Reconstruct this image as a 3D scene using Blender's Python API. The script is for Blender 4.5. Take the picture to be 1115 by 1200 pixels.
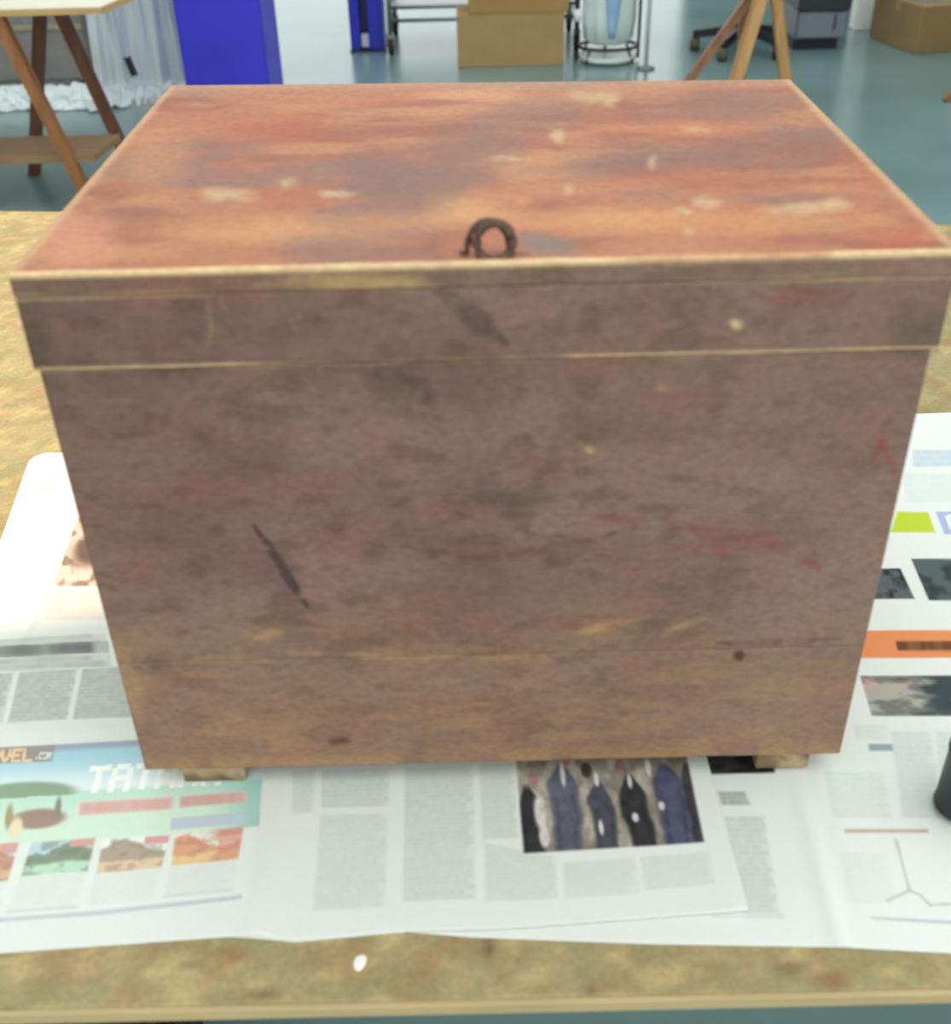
import bpy, bmesh, math
import numpy as np
from mathutils import Vector, Matrix

for o in list(bpy.data.objects):
    bpy.data.objects.remove(o)
SC = bpy.context.scene
COL = SC.collection
FLOOR = -0.80                      # the bench top is z = 0, the chest front is y = 0

# ------------------------------------------------------------------ camera
F_PX, YAW, PITCH, ROLL = 1320.58, -0.0033373, 0.5948447, -0.0257955
CAM = np.array([-0.0050031, -0.5109164, 0.5588498])
CXP, CYP = 557.5, 600.0
def axes():
    f = np.array([math.sin(YAW)*math.cos(PITCH), math.cos(YAW)*math.cos(PITCH), -math.sin(PITCH)])
    r = np.array([math.cos(YAW), -math.sin(YAW), 0.0]); u = np.cross(r, f)
    c, s = math.cos(ROLL), math.sin(ROLL)
    return np.array([c*r+s*u, -s*r+c*u, f])
AX = axes()
cam_data = bpy.data.cameras.new('camera')
cam = bpy.data.objects.new('camera', cam_data); COL.objects.link(cam)
cam_data.sensor_fit = 'HORIZONTAL'; cam_data.sensor_width = 36.0
cam_data.lens = F_PX*36.0/1115.0
cam_data.clip_start = 0.02; cam_data.clip_end = 60
cam_data.dof.use_dof = True
cam_data.dof.focus_distance = 1.15
cam_data.dof.aperture_fstop = 8.5
m = Matrix.Identity(4)
for i in range(3):
    m[i][0] = AX[0][i]; m[i][1] = AX[1][i]; m[i][2] = -AX[2][i]; m[i][3] = CAM[i]
cam.matrix_world = m
SC.camera = cam

# ------------------------------------------------------------------ light
def lin(c):
    c = np.asarray(c, float)/255.0
    return np.where(c <= 0.04045, c/12.92, ((c+0.055)/1.055)**2.4)
world = bpy.data.worlds.new('hall_daylight'); SC.world = world
world.use_nodes = True
bg = world.node_tree.nodes['Background']
bg.inputs['Color'].default_value = (0.945, 1.0, 0.975, 1)
bg.inputs['Strength'].default_value = 1.08
SUN_EL, SUN_AZ = math.radians(36), math.radians(11)
sun_dir = Vector((math.cos(SUN_EL)*math.cos(SUN_AZ), math.cos(SUN_EL)*math.sin(SUN_AZ), -math.sin(SUN_EL)))
sd = bpy.data.lights.new('sun', 'SUN'); sd.energy = 3.2; sd.color = (1.0, 0.78, 0.54); sd.angle = math.radians(0.7)
so = bpy.data.objects.new('sun', sd); COL.objects.link(so)
so.rotation_euler = sun_dir.to_track_quat('-Z', 'Y').to_euler(); so.location = (-4, -1, 4)
SC.view_settings.view_transform = 'Standard'
SC.view_settings.look = 'None'
SC.view_settings.gamma = 1.0
SC.view_settings.use_curve_mapping = False
SC.view_settings.exposure = 0.54

# ------------------------------------------------------------------ layout helpers
def ray(px, py):
    return np.array([(px-CXP)/F_PX, -(py-CYP)/F_PX, 1.0]) @ AX
def on_z(px, py, z=0.0):
    d = ray(px, py); return CAM + d*((z-CAM[2])/d[2])
def on_y(px, py, y=0.0):
    d = ray(px, py); return CAM + d*((y-CAM[1])/d[1])
def V(p): return Vector((float(p[0]), float(p[1]), float(p[2])))

# ------------------------------------------------------------------ numpy noise
_rng = np.random.RandomState(7)
_tab = _rng.rand(256, 256)
def vn(x, y, seed=0):
    x = np.asarray(x, float)+seed*17.31; y = np.asarray(y, float)+seed*9.77
    xi = np.floor(x).astype(int); yi = np.floor(y).astype(int)
    fx = x-xi; fy = y-yi
    fx = fx*fx*(3-2*fx); fy = fy*fy*(3-2*fy)
    a = _tab[xi & 255, yi & 255]; b = _tab[(xi+1) & 255, yi & 255]
    c = _tab[xi & 255, (yi+1) & 255]; d = _tab[(xi+1) & 255, (yi+1) & 255]
    return (a*(1-fx)+b*fx)*(1-fy)+(c*(1-fx)+d*fx)*fy
def fbm(x, y, seed=0, n=4):
    s = 0; w = 0
    for k in range(n):
        s = s+vn(x*2**k, y*2**k, seed+k*3)*0.5**k; w += 0.5**k
    return s/w
def sstep(a, b, x):
    t = np.clip((x-a)/(b-a), 0, 1); return t*t*(3-2*t)
def mixc(c, col, a):
    a = np.clip(a, 0, 1)[:, None]; return c*(1-a)+np.asarray(col, float)*a

# ------------------------------------------------------------------ materials
MATS = {}
def mat(name, rgb, rough=0.6, var=0.12, scale=12.0, metal=0.0, stretch=(1, 1, 1), bump=0.0, spec=0.5, rgb2=None, alpha=1.0, trans=0.0):
    if name in MATS: return MATS[name]
    M = bpy.data.materials.new(name); M.use_nodes = True; nt = M.node_tree
    b = nt.nodes['Principled BSDF']
    tc = nt.nodes.new('ShaderNodeTexCoord'); mp = nt.nodes.new('ShaderNodeMapping')
    mp.inputs['Scale'].default_value = stretch
    nz = nt.nodes.new('ShaderNodeTexNoise'); nz.inputs['Scale'].default_value = scale; nz.inputs['Detail'].default_value = 6
    rp = nt.nodes.new('ShaderNodeValToRGB')
    c = lin(rgb)
    if rgb2 is None:
        lo = c*(1-var); hi = np.minimum(c*(1+var), 1)
    else:
        lo = lin(rgb2); hi = c
    rp.color_ramp.elements[0].position = 0.3; rp.color_ramp.elements[1].position = 0.7
    rp.color_ramp.elements[0].color = (*lo, 1); rp.color_ramp.elements[1].color = (*hi, 1)
    nt.links.new(tc.outputs['Object'], mp.inputs['Vector']); nt.links.new(mp.outputs['Vector'], nz.inputs['Vector'])
    nt.links.new(nz.outputs['Fac'], rp.inputs['Fac']); nt.links.new(rp.outputs['Color'], b.inputs['Base Color'])
    b.inputs['Roughness'].default_value = rough; b.inputs['Metallic'].default_value = metal
    b.inputs['Specular IOR Level'].default_value = spec
    b.inputs['Alpha'].default_value = alpha
    b.inputs['Transmission Weight'].default_value = trans
    if bump:
        bp = nt.nodes.new('ShaderNodeBump'); bp.inputs['Strength'].default_value = bump; bp.inputs['Distance'].default_value = 0.002
        nt.links.new(nz.outputs['Fac'], bp.inputs['Height']); nt.links.new(bp.outputs['Normal'], b.inputs['Normal'])
    MATS[name] = M; return M
def paint_mat(name, rough=0.7, grain=0.16, scale=140.0, stretch=(1, 1, 1), bump=0.25, spec=0.3):
    """colour comes from the 'paint' colour attribute, with a fine procedural grain on top"""
    if name in MATS: return MATS[name]
    M = bpy.data.materials.new(name); M.use_nodes = True; nt = M.node_tree
    b = nt.nodes['Principled BSDF']
    at = nt.nodes.new('ShaderNodeAttribute'); at.attribute_name = 'paint'
    tc = nt.nodes.new('ShaderNodeTexCoord'); mp = nt.nodes.new('ShaderNodeMapping'); mp.inputs['Scale'].default_value = stretch
    nz = nt.nodes.new('ShaderNodeTexNoise'); nz.inputs['Scale'].default_value = scale; nz.inputs['Detail'].default_value = 5; nz.inputs['Roughness'].default_value = 0.7
    mr = nt.nodes.new('ShaderNodeMapRange')
    mr.inputs['From Min'].default_value = 0.25; mr.inputs['From Max'].default_value = 0.75
    mr.inputs['To Min'].default_value = 1-grain; mr.inputs['To Max'].default_value = 1+grain
    mx = nt.nodes.new('ShaderNodeVectorMath'); mx.operation = 'SCALE'
    nt.links.new(tc.outputs['Object'], mp.inputs['Vector']); nt.links.new(mp.outputs['Vector'], nz.inputs['Vector'])
    nt.links.new(nz.outputs['Fac'], mr.inputs['Value'])
    nt.links.new(at.outputs['Color'], mx.inputs[0]); nt.links.new(mr.outputs['Result'], mx.inputs['Scale'])
    nt.links.new(mx.outputs['Vector'], b.inputs['Base Color'])
    b.inputs['Roughness'].default_value = rough; b.inputs['Specular IOR Level'].default_value = spec
    if bump:
        bp = nt.nodes.new('ShaderNodeBump'); bp.inputs['Strength'].default_value = bump; bp.inputs['Distance'].default_value = 0.001
        nt.links.new(nz.outputs['Fac'], bp.inputs['Height']); nt.links.new(bp.outputs['Normal'], b.inputs['Normal'])
    MATS[name] = M; return M

# ------------------------------------------------------------------ object helpers
def tag(o, label=None, cat=None, group=None, kind=None):
    if label: o['label'] = label
    if cat: o['category'] = cat
    if group: o['group'] = group
    if kind: o['kind'] = kind
    return o
def empty(name, loc=(0, 0, 0), rz=0.0):
    o = bpy.data.objects.new(name, None); COL.objects.link(o); o.location = loc; o.rotation_euler.z = rz
    o.empty_display_size = 0.1
    return o
def link(name, me, material=None, parent=None, smooth=False):
    if material: me.materials.append(material)
    if smooth: me.polygons.foreach_set('use_smooth', [True]*len(me.polygons))
    o = bpy.data.objects.new(name, me); COL.objects.link(o)
    if parent: o.parent = parent
    return o
class MB:
    def __init__(s): s.bm = bmesh.new()
    def box(s, lo, hi, bev=0.0, seg=2):
        r = bmesh.ops.create_cube(s.bm, size=1.0)
        for v in r['verts']:
            v.co = Vector([lo[i]+(v.co[i]+0.5)*(hi[i]-lo[i]) for i in range(3)])
        if bev:
            e = list({e for v in r['verts'] for e in v.link_edges})
            bmesh.ops.bevel(s.bm, geom=e, offset=bev, segments=seg, affect='EDGES', profile=0.5)
        return s
    def bar(s, p0, p1, w, d, bev=0.0, side=Vector((0, 1, 0))):
        p0 = V(p0); p1 = V(p1); z = (p1-p0); L = z.length; z.normalize()
        x = side.cross(z).normalized(); y = z.cross(x)
        r = bmesh.ops.create_cube(s.bm, size=1.0)
        for v in r['verts']:
            c = v.co.copy(); v.co = p0+x*(c.x*w)+y*(c.y*d)+z*((c.z+0.5)*L)
        if bev:
            e = list({e for v in r['verts'] for e in v.link_edges})
            bmesh.ops.bevel(s.bm, geom=e, offset=bev, segments=1, affect='EDGES')
        return s
    def tube(s, pts, r, n=10, closed=False):
        pts = [V(p) for p in pts]; rings = []
        N = len(pts)
        for i, p in enumerate(pts):
            a = pts[(i-1) % N] if (closed or i > 0) else p
            b = pts[(i+1) % N] if (closed or i < N-1) else p
            t = (b-a).normalized()
            up = Vector((0, 0, 1)) if abs(t.z) < 0.9 else Vector((0, 1, 0))
            x = t.cross(up).normalized(); y = x.cross(t)
            rr = r[i] if hasattr(r, '__len__') else r
            rings.append([s.bm.verts.new(p+(x*math.cos(k*2*math.pi/n)+y*math.sin(k*2*math.pi/n))*rr) for k in range(n)])
        for i in range(N if closed else N-1):
            A = rings[i]; B = rings[(i+1) % N]
            for k in range(n):
                s.bm.faces.new((A[k], A[(k+1) % n], B[(k+1) % n], B[k]))
        if not closed:
            s.bm.faces.new(rings[0]); s.bm.faces.new(rings[-1][::-1])
        return s
    def lathe(s, prof, c=(0, 0, 0), n=24, wob=None):
        rings = []
        for (r, z) in prof:
            row = []
            for k in range(n):
                a = k*2*math.pi/n; q = r*(1+(wob(a, z) if wob else 0))
                row.append(s.bm.verts.new((c[0]+q*math.cos(a), c[1]+q*math.sin(a), c[2]+z)))
            rings.append(row)
        for i in range(len(rings)-1):
            for k in range(n):
                s.bm.faces.new((rings[i][k], rings[i][(k+1) % n], rings[i+1][(k+1) % n], rings[i+1][k]))
        s.bm.faces.new(rings[0][::-1]); s.bm.faces.new(rings[-1])
        return s
    def build(s, name, material, parent=None, smooth=False):
        bmesh.ops.recalc_face_normals(s.bm, faces=s.bm.faces[:])
        me = bpy.data.meshes.new(name); s.bm.to_mesh(me); s.bm.free()
        return link(name, me, material, parent, smooth)
def copy_tree(o, parent=None):
    c = o.copy(); COL.objects.link(c); c.parent = parent; c.matrix_parent_inverse = o.matrix_parent_inverse.copy()
    for ch in list(o.children): copy_tree(ch, c)
    return c
def struct(mb, name, material, parent=None):
    o = mb.build(name, material, parent)
    if parent is None: o['kind'] = 'structure'
    return o

# ------------------------------------------------------------------ painted boards
def rbox(lo, hi, r, step):
    """rounded box whose faces are subdivided; returns verts (N,3), quads (M,4)"""
    lo = np.array(lo, float); hi = np.array(hi, float)
    ax = []
    for i in range(3):
        a, b = lo[i]+r, hi[i]-r
        n = max(1, int(round((b-a)/step[i])))
        ax.append(np.concatenate([[lo[i], lo[i]+0.3*r], np.linspace(a, b, n+1), [hi[i]-0.3*r, hi[i]]]))
    n = [len(a) for a in ax]
    K = []; 
    for i in range(3):
        j, k = (i+1) % 3, (i+2) % 3
        for side in (0, n[i]-1):
            J, Q = np.meshgrid(np.arange(n[j]-1), np.arange(n[k]-1), indexing='ij')
            J = J.ravel(); Q = Q.ravel(); cs = []
            order = [(0, 0), (1, 0), (1, 1), (0, 1)]
            if side == 0: order = order[::-1]
            for (dj, dk) in order:
                t = np.zeros((len(J), 3), int); t[:, i] = side; t[:, j] = J+dj; t[:, k] = Q+dk
                cs.append(t[:, 0]*n[1]*n[2]+t[:, 1]*n[2]+t[:, 2])
            K.append(np.stack(cs, 1))
    K = np.concatenate(K); uq, inv = np.unique(K.ravel(), return_inverse=True)
    ix = uq//(n[1]*n[2]); iy = (uq//n[2]) % n[1]; iz = uq % n[2]
    P = np.stack([ax[0][ix], ax[1][iy], ax[2][iz]], 1)
    inner = np.clip(P, lo+r, hi-r); d = P-inner; L = np.linalg.norm(d, axis=1)
    nz = L > 1e-9
    P[nz] = inner[nz]+d[nz]/L[nz, None]*r
    return P, inv.reshape(-1, 4)
def mesh_np(name, P, Q, colors=None):
    me = bpy.data.meshes.new(name)
    me.vertices.add(len(P)); me.vertices.foreach_set('co', P.astype(np.float32).ravel())
    me.loops.add(Q.size); me.loops.foreach_set('vertex_index', Q.astype(np.int32).ravel())
    me.polygons.add(len(Q)); me.polygons.foreach_set('loop_start', np.arange(0, Q.size, 4, dtype=np.int32))
    me.update(calc_edges=True); me.validate()
    if colors is not None:
        ca = me.color_attributes.new('paint', 'FLOAT_COLOR', 'POINT')
        ca.data.foreach_set('color', np.concatenate([lin(np.clip(colors, 0, 255)), np.ones((len(P), 1))], 1).astype(np.float32).ravel())
    return me
def photo_xy(P):
    q = (P-CAM) @ AX.T
    return CXP+F_PX*q[:, 0]/q[:, 2], CYP-F_PX*q[:, 1]/q[:, 2]
def blob(x, y, cx, cy, rx, ry, ang=0.0, soft=0.6, n=0.35, seed=1):
    a = math.radians(ang); dx = x-cx; dy = y-cy
    u = (dx*math.cos(a)+dy*math.sin(a))/rx; v = (-dx*math.sin(a)+dy*math.cos(a))/ry
    d = np.sqrt(u*u+v*v)+(fbm(x/(rx*0.5+6), y/(ry*0.5+6), seed, 3)-0.5)*2*n
    return 1-sstep(1-soft, 1+soft*0.4, d)
def stroke(x, y, pts, w, seed=1, soft=0.7):
    out = np.zeros_like(x); N = len(pts)-1
    for i in range(N):
        (x0, y0), (x1, y1) = pts[i], pts[i+1]
        t = np.clip(((x-x0)*(x1-x0)+(y-y0)*(y1-y0))/((x1-x0)**2+(y1-y0)**2), 0, 1)
        d = np.hypot(x-x0-t*(x1-x0), y-y0-t*(y1-y0))
        g = (i+t)/N; ww = w*(0.35+0.65*np.sin(np.pi*np.clip(g, 0.03, 0.97)))
        out = np.maximum(out, 1-sstep(ww*(1-soft), ww, d))
    return out*np.clip(1.7*(fbm(x/16, y/16, seed, 3)-0.22), 0, 1)

# ================================================================== SETTING
mat_floor = mat('painted_concrete', (118, 146, 146), rough=0.22, var=0.14, scale=1.6, spec=0.6)
struct(MB().box((-6, -4, FLOOR-0.1), (7, 11, FLOOR)), 'floor', mat_floor)
WALLW = mat('white_wall_paint', (228, 232, 228), rough=0.8, var=0.03, scale=3)
WALLD = mat('dark_wall_paint', (58, 78, 78), rough=0.7, var=0.08, scale=3)
LX = -3.0                               # inner face of the unseen left wall, added to shape the sunlight
tan_e = math.tan(SUN_EL)/math.cos(SUN_AZ)
def wall_y(x, y): return y-(x-LX)*math.tan(SUN_AZ)
Y0 = wall_y(-0.300, 0.165); Y1 = wall_y(-0.60, 1.34)
Z1 = 0.20+(-0.235-LX)*tan_e; Z0 = (-1.25-LX)*tan_e
WT = 0.10; TOPZ = 5.4
wl = MB()
wl.box((LX-WT, -4, FLOOR), (LX, Y0, TOPZ)); wl.box((LX-WT, Y1, FLOOR), (LX, 11, TOPZ))
wl.box((LX-WT, Y0, FLOOR), (LX, Y1, Z0)); wl.box((LX-WT, Y0, Z1), (LX, Y1, TOPZ))
struct(wl, 'added_sun_wall', WALLW)  # unseen wall, added; its opening is sized to cut the sunlit bench patch
wf = MB()
wf.box((LX-0.02, Y0-0.06, Z0-0.05), (LX+0.05, Y1+0.06, Z0)); wf.box((LX-0.02, Y0-0.05, Z1), (LX+0.03, Y1+0.05, Z1+0.05))
wf.box((LX-0.02, Y0-0.05, Z0), (LX+0.03, Y0, Z1)); wf.box((LX-0.02, Y1, Z0), (LX+0.03, Y1+0.05, Z1))
struct(wf, 'added_window_1', mat('window_frame_paint', (215, 218, 212), rough=0.5, var=0.03))  # frame of the added opening that lets the sun patch through
struct(MB().box((1.75, 9.2, FLOOR), (7, 9.4, 2.6)), 'wall_back', WALLD)
struct(MB().box((3.6, 2.2, FLOOR), (3.7, 9.2, 3.4)), 'added_shade_wall', WALLD)  # unseen dark wall, added to block light and darken the floor at right

# ================================================================== WORKBENCH
bench = empty('workbench', (0, 0, FLOOR))
tag(bench, 'long mottled tan workbench under the newspapers and the red chest', 'workbench')
def inb(o): o.matrix_parent_inverse = Matrix.Translation((0, 0, -FLOOR)); return o
a = on_z(0, 247); b = on_z(1115, 263)
sl = (b[1]-a[1])/(b[0]-a[0])
FY = -0.1585
xs = np.linspace(-1.35, 1.35, 541); vs = np.concatenate([np.linspace(0, 0.14, 60), np.linspace(0.145, 1, 160)])
X, U = np.meshgrid(xs, vs, indexing='ij')
BY = a[1]+(X-a[0])*sl
Y = (FY+0.004)+U*(BY-FY-0.004)
nI, nJ = X.shape
idx = np.arange(nI*nJ).reshape(nI, nJ)
Qt = np.stack([idx[:-1, :-1], idx[1:, :-1], idx[1:, 1:], idx[:-1, 1:]], -1).reshape(-1, 4)
xx, yy = X.ravel(), Y.ravel()
c = np.tile(np.array([166., 149., 110.]), (len(xx), 1))
c = mixc(c, (146, 130, 90), sstep(0.42, 0.68, fbm(xx*44, yy*52, 3, 4))*0.7)
c = mixc(c, (196, 174, 122), sstep(0.5, 0.72, fbm(xx*70, yy*80, 11, 3))*0.6)
c = mixc(c, (160, 126, 90), sstep(0.54, 0.74, fbm(xx*60, yy*75, 21, 3))*0.5)
c = mixc(c, (142, 142, 100), sstep(0.50, 0.74, fbm(xx*48, yy*60, 31, 3))*0.5)
px, py = photo_xy(np.stack([xx, yy, 0*xx], 1))
for (u, v, rx, ry, col, al) in [(572, 1110, 10, 14, (104, 84, 60), .7), (690, 1160, 9, 8, (104, 84, 60), .6), (310, 1165, 22, 7, (104, 90, 60), .5),
                                (975, 1150, 26, 14, (140, 96, 66), .6), (925, 1135, 20, 10, (120, 92, 66), .5), (268, 1120, 14, 16, (150, 104, 66), .6), (8, 1185, 16, 7, (100, 104, 66), .6)]:
    c = mixc(c, col, blob(px, py, u, v, rx, ry, 0, 0.8)*al*(py > 1000))
TH = 0.0085
top = np.stack([xx, yy, 0*xx], 1); low = top.copy(); low[:, 2] = -TH
# perimeter skirt closes the board
per = np.concatenate([idx[:, 0], idx[-1, 1:], idx[-2::-1, -1], idx[0, -2:0:-1]])
n0 = len(top); P = np.concatenate([top, low[per]])
nb = np.arange(len(per)); nx = np.roll(nb, -1)
Qs = np.stack([per, n0+nb, n0+nx, per[nx]], 1)
board = link('tabletop', mesh_np('tabletop', P, np.concatenate([Qt, Qs]), np.concatenate([c, c[per]])), paint_mat('fibreboard', rough=0.75, grain=0.2, scale=220, bump=0.15), bench); inb(board)
inb(MB().box((-1.35, FY+0.0005, -TH), (1.35, FY+0.004, 0.0003), 0.0008).build('edge_strip', mat('pale_edge_wood', (184, 162, 118), rough=0.6, var=0.1, scale=14, stretch=(1, 8, 8)), bench))
WOODL = mat('bench_leg_wood', (150, 118, 78), rough=0.65, var=0.2, scale=8, stretch=(6, 6, 1))
for lx, ly in ((-1.25, -0.08), (1.25, -0.08), (-1.25, 0.95), (1.25, 0.82)):
    inb(MB().box((lx-0.04, ly-0.04, FLOOR), (lx+0.04, ly+0.04, -TH), 0.004).build('leg', WOODL, bench))
for ly in (0.95, 0.82)[:1]:
    inb(MB().box((-1.21, 0.80, -TH-0.09), (1.21, 0.83, -TH), 0.003).build('apron', WOODL, bench))

# dark crate on the floor below the bench, only its rim shows past the front edge
crx = float(on_z(177, 1197, -0.55)[0]); cry = float(on_z(100, 1197, -0.55)[1])
cr = empty('storage_crate', (crx-0.30, cry+0.10, FLOOR)); tag(cr, 'dark navy plastic crate on the floor below the bench front', 'crate')
NAVY = mat('navy_plastic', (26, 25, 42), rough=0.45, var=0.15)
MB().box((-0.29, -0.20, 0.0), (0.29, 0.20, 0.23), 0.012).build('body', NAVY, cr)
MB().box((-0.30, -0.21, 0.23), (0.30, 0.21, 0.26), 0.006).build('rim', NAVY, cr)
for sx in (-1, 1): MB().box((sx*0.3-0.008, -0.06, 0.16), (sx*0.3+0.008, 0.06, 0.20), 0.004).build('handle', NAVY, cr)

# white paint spot on the bench front
pp = on_z(422, 1128)
mb = MB(); prof = []
for k in range(6): t = k/5; prof.append((0.0034*math.sqrt(max(0.02, 1-t*t)), 0.0002+0.0016*t))
mb.lathe(prof, n=18, wob=lambda a, z: 0.10*math.sin(2*a+0.6)+0.06*math.sin(3*a))
for v in mb.bm.verts: v.co.y *= 1.6; v.co.z *= .5; v.co.x += v.co.y*0.02
pd = mb.build('paint_drip', mat('white_paint', (244, 244, 238), rough=0.4, var=0.02), None, True)
pd.location = V(pp); tag(pd, 'small white paint drip on the bare front of the bench', 'paint drip')

# ================================================================== NEWSPAPERS
PAPER = np.array([224., 228., 222.])
FONT = {'T': '11111 00100 00100 00100 00100 00100 00100', 'A': '01110 10001 10001 11111 10001 10001 10001', 'I': '00100 00100 00100 00100 00100 00100 00100',
        'J': '10001 00000 00100 00100 00100 00100 00100', 'W': '10001 10001 10001 10101 10101 11011 10001', 'N': '10001 11001 10101 10101 10011 10001 10001',
        'R': '11110 10001 10001 11110 10100 10010 10001', 'V': '10001 10001 10001 10001 01010 01010 00100', 'E': '11111 10000 10000 11110 10000 10000 11111',
        'L': '10000 10000 10000 10000 10000 10000 11111', '.': '00000 00000 00000 00000 00000 01100 01100', 'C': '01111 10000 10000 10000 10000 10000 01111',
        'O': '01110 10001 10001 10001 10001 10001 01110', 'M': '10001 11011 10101 10101 10001 10001 10001', ' ': '00000 '*7}
def text_mask(u, v, s, fat=0.75):
    """u, v in 0..1 across the line of text; returns coverage of 5x7 letters"""
    n = len(s)*6-1; out = np.zeros_like(u)
    for k, ch in enumerate(s):
        rows = FONT[ch].split()
        for r in range(7):
            for q in range(5):
                if rows[r][q] == '1':
                    cx = (k*6+q+0.5)/n; cy = (r+0.5)/7
                    d = np.maximum(np.abs(u-cx)*n, np.abs(v-cy)*7)
                    out = np.maximum(out, 1-sstep(fat-0.15, fat+0.15, d))
    return out
def quad_uv(x, y, q):
    """inverse homography of four photo corners TL TR BR BL, taken on the bench plane"""
    src = [on_z(*p)[:2] for p in q]; dst = [(0, 0), (1, 0), (1, 1), (0, 1)]
    A = []; B = []
    for (X_, Y_), (U_, V_) in zip(src, dst):
        A.append([X_, Y_, 1, 0, 0, 0, -U_*X_, -U_*Y_]); B.append(U_)
        A.append([0, 0, 0, X_, Y_, 1, -V_*X_, -V_*Y_]); B.append(V_)
    h = np.append(np.linalg.solve(np.array(A), np.array(B)), 1).reshape(3, 3)
    w = h[2, 0]*x+h[2, 1]*y+h[2, 2]
    u = (h[0, 0]*x+h[0, 1]*y+h[0, 2])/w; v = (h[1, 0]*x+h[1, 1]*y+h[1, 2])/w
    S_ = np.array(src); wm = np.linalg.norm(S_[1]-S_[0]); hm = np.linalg.norm(S_[3]-S_[0]); ft = .0009
    eu = ft/max(wm, .002); ev = ft/max(hm, .002)
    ok = (u >= -eu) & (u <= 1+eu) & (v >= -ev) & (v <= 1+ev) & (w*np.sign(h[2, 0]*src[0][0]+h[2, 1]*src[0][1]+1) > 0)
    e = np.minimum(np.minimum(u, 1-u)*wm, np.minimum(v, 1-v)*hm)
    return u, v, ok, sstep(-ft, ft, e[ok])[:, None]
def R4(x0, y0, x1, y1, lean=0.0):
    """photo rectangle whose bottom edge is shifted by lean pixels"""
    return [(x0, y0), (x1, y0), (x1+lean, y1), (x0+lean, y1)]
class Sheet:
    def __init__(s, x, y, base): s.x, s.y = x, y; s.c = np.tile(base, (len(x), 1))
    def fill(s, q, col, al=1.0):
        u, v, ok, e = quad_uv(s.x, s.y, q); s.c[ok] = s.c[ok]*(1-al*e)+np.array(col)*al*e
        return s
    def text(s, q, tone=(196, 204, 198), lines=12, seed=1, al=0.9):
        u, v, ok, e = quad_uv(s.x, s.y, q)
        uu, vv = u[ok], v[ok]
        ln = np.floor(vv*lines); ragged = 0.82+0.25*vn(ln*3.3, ln*0+seed, seed)
        k = (0.72+0.2*np.abs(np.sin(np.pi*vv*lines)))*(0.7+0.4*vn(uu*16, ln*5.1, seed))*(.5+.5*sstep(.03, -.03, uu-ragged))
        a_ = np.clip(k*al, 0, 1)[:, None]*e
        s.c[ok] = s.c[ok]*(1-a_)+np.array(tone, float)*a_
        return s
    def pic(s, q, fn):
        u, v, ok, e = quad_uv(s.x, s.y, q); s.c[ok] = s.c[ok]*(1-e)+fn(np.clip(u[ok], 0, 1), np.clip(v[ok], 0, 1))*e; return s
    def letters(s, q, txt, col, fat=0.75, al=1.0):
        u, v, ok, e = quad_uv(s.x, s.y, q)
        a_ = (text_mask(u[ok], v[ok], txt, fat)*al)[:, None]
        s.c[ok] = s.c[ok]*(1-a_)+np.array(col, float)*a_
        return s

def sheet_grid(corners, us, vs):
    """bilinear grid of a sheet from four points on the bench TL TR BR BL"""
    C = np.array([[p[0], p[1]] for p in corners])
    Ug, Vg = np.meshgrid(us, vs, indexing='ij')
    u = Ug.ravel()[:, None]; v = Vg.ravel()[:, None]
    p = C[0]*(1-u)*(1-v)+C[1]*u*(1-v)+C[2]*u*v+C[3]*(1-u)*v
    i = np.arange(p.shape[0]).reshape(len(us), len(vs))
    q = np.stack([i[:-1, :-1], i[:-1, 1:], i[1:, 1:], i[1:, :-1]], -1).reshape(-1, 4)
    per = np.concatenate([i[:, 0], i[-1, 1:], i[-2::-1, -1], i[0, -2:0:-1]])
    return p[:, 0].copy(), p[:, 1].copy(), Ug.ravel(), Vg.ravel(), q, per
def make_sheet(name, x, y, z, q, per, cols, floor_z):
    P = np.stack([x, y, z], 1); skirt = P[per].copy(); skirt[:, 2] = floor_z[per]
    n0 = len(P); nb = np.arange(len(per)); nx = np.roll(nb, -1)
    Qs = np.stack([per, per[nx], n0+nx, n0+nb], 1)
    me = mesh_np(name, np.concatenate([P, skirt]), np.concatenate([q, Qs]), np.concatenate([cols, cols[per]*0+PAPER]))
    return link(name, me, paint_mat('newsprint', rough=0.85, grain=0.03, scale=500, bump=0.05, spec=0.2), None, True)

# --- right spread (lies underneath)
TLb = on_z(1090, 487)
crB_top = on_z(935, 920); crB_bot = on_z(985, 1110)
us = np.linspace(0, 1, 520); vs = np.concatenate([np.linspace(0, 0.66, 190), np.linspace(0.6622, 1, 190)])
cB = [(0.02, 0.462), (0.62, 0.474), (0.54, -0.158+0.015), tuple(on_z(445, 1088)[:2])]
x, y, u, v, q, per = sheet_grid(cB, us, vs)
# lower edge wanders
_pb = np.array([on_z(*p) for p in [(430, 1087), (480, 1093), (551, 1099), (760, 1107), (985, 1111), (1115, 1118), (1400, 1134)]])
baseB = cB[3][1]+(cB[2][1]-cB[3][1])*u
y += (np.interp(x, _pb[:, 0], _pb[:, 1])-baseB)*sstep(0.75, 1.0, v)
crx_ = crB_bot[0]+(y-crB_bot[1])*(crB_top[0]-crB_bot[0])/(crB_top[1]-crB_bot[1])
zB = 0.0006+0.0008*(fbm(x*9, y*9, 5, 2))+0.0022*np.exp(-((x-crx_)/0.006)**2)*sstep(0.03, -0.06, y)
SB = Sheet(x, y, PAPER)
dark = (74, 82, 84)
SB.fill([(1052, 601), (1088, 601), (1096, 625), (1044, 625)], (188, 206, 58))
SB.fill([(1097, 601), (1150, 601), (1160, 627), (1107, 627)], (168, 180, 214)); SB.letters([(1108, 604), (1150, 604), (1156, 624), (1116, 624)], 'OO', (224, 230, 240), 0.9)
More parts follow.
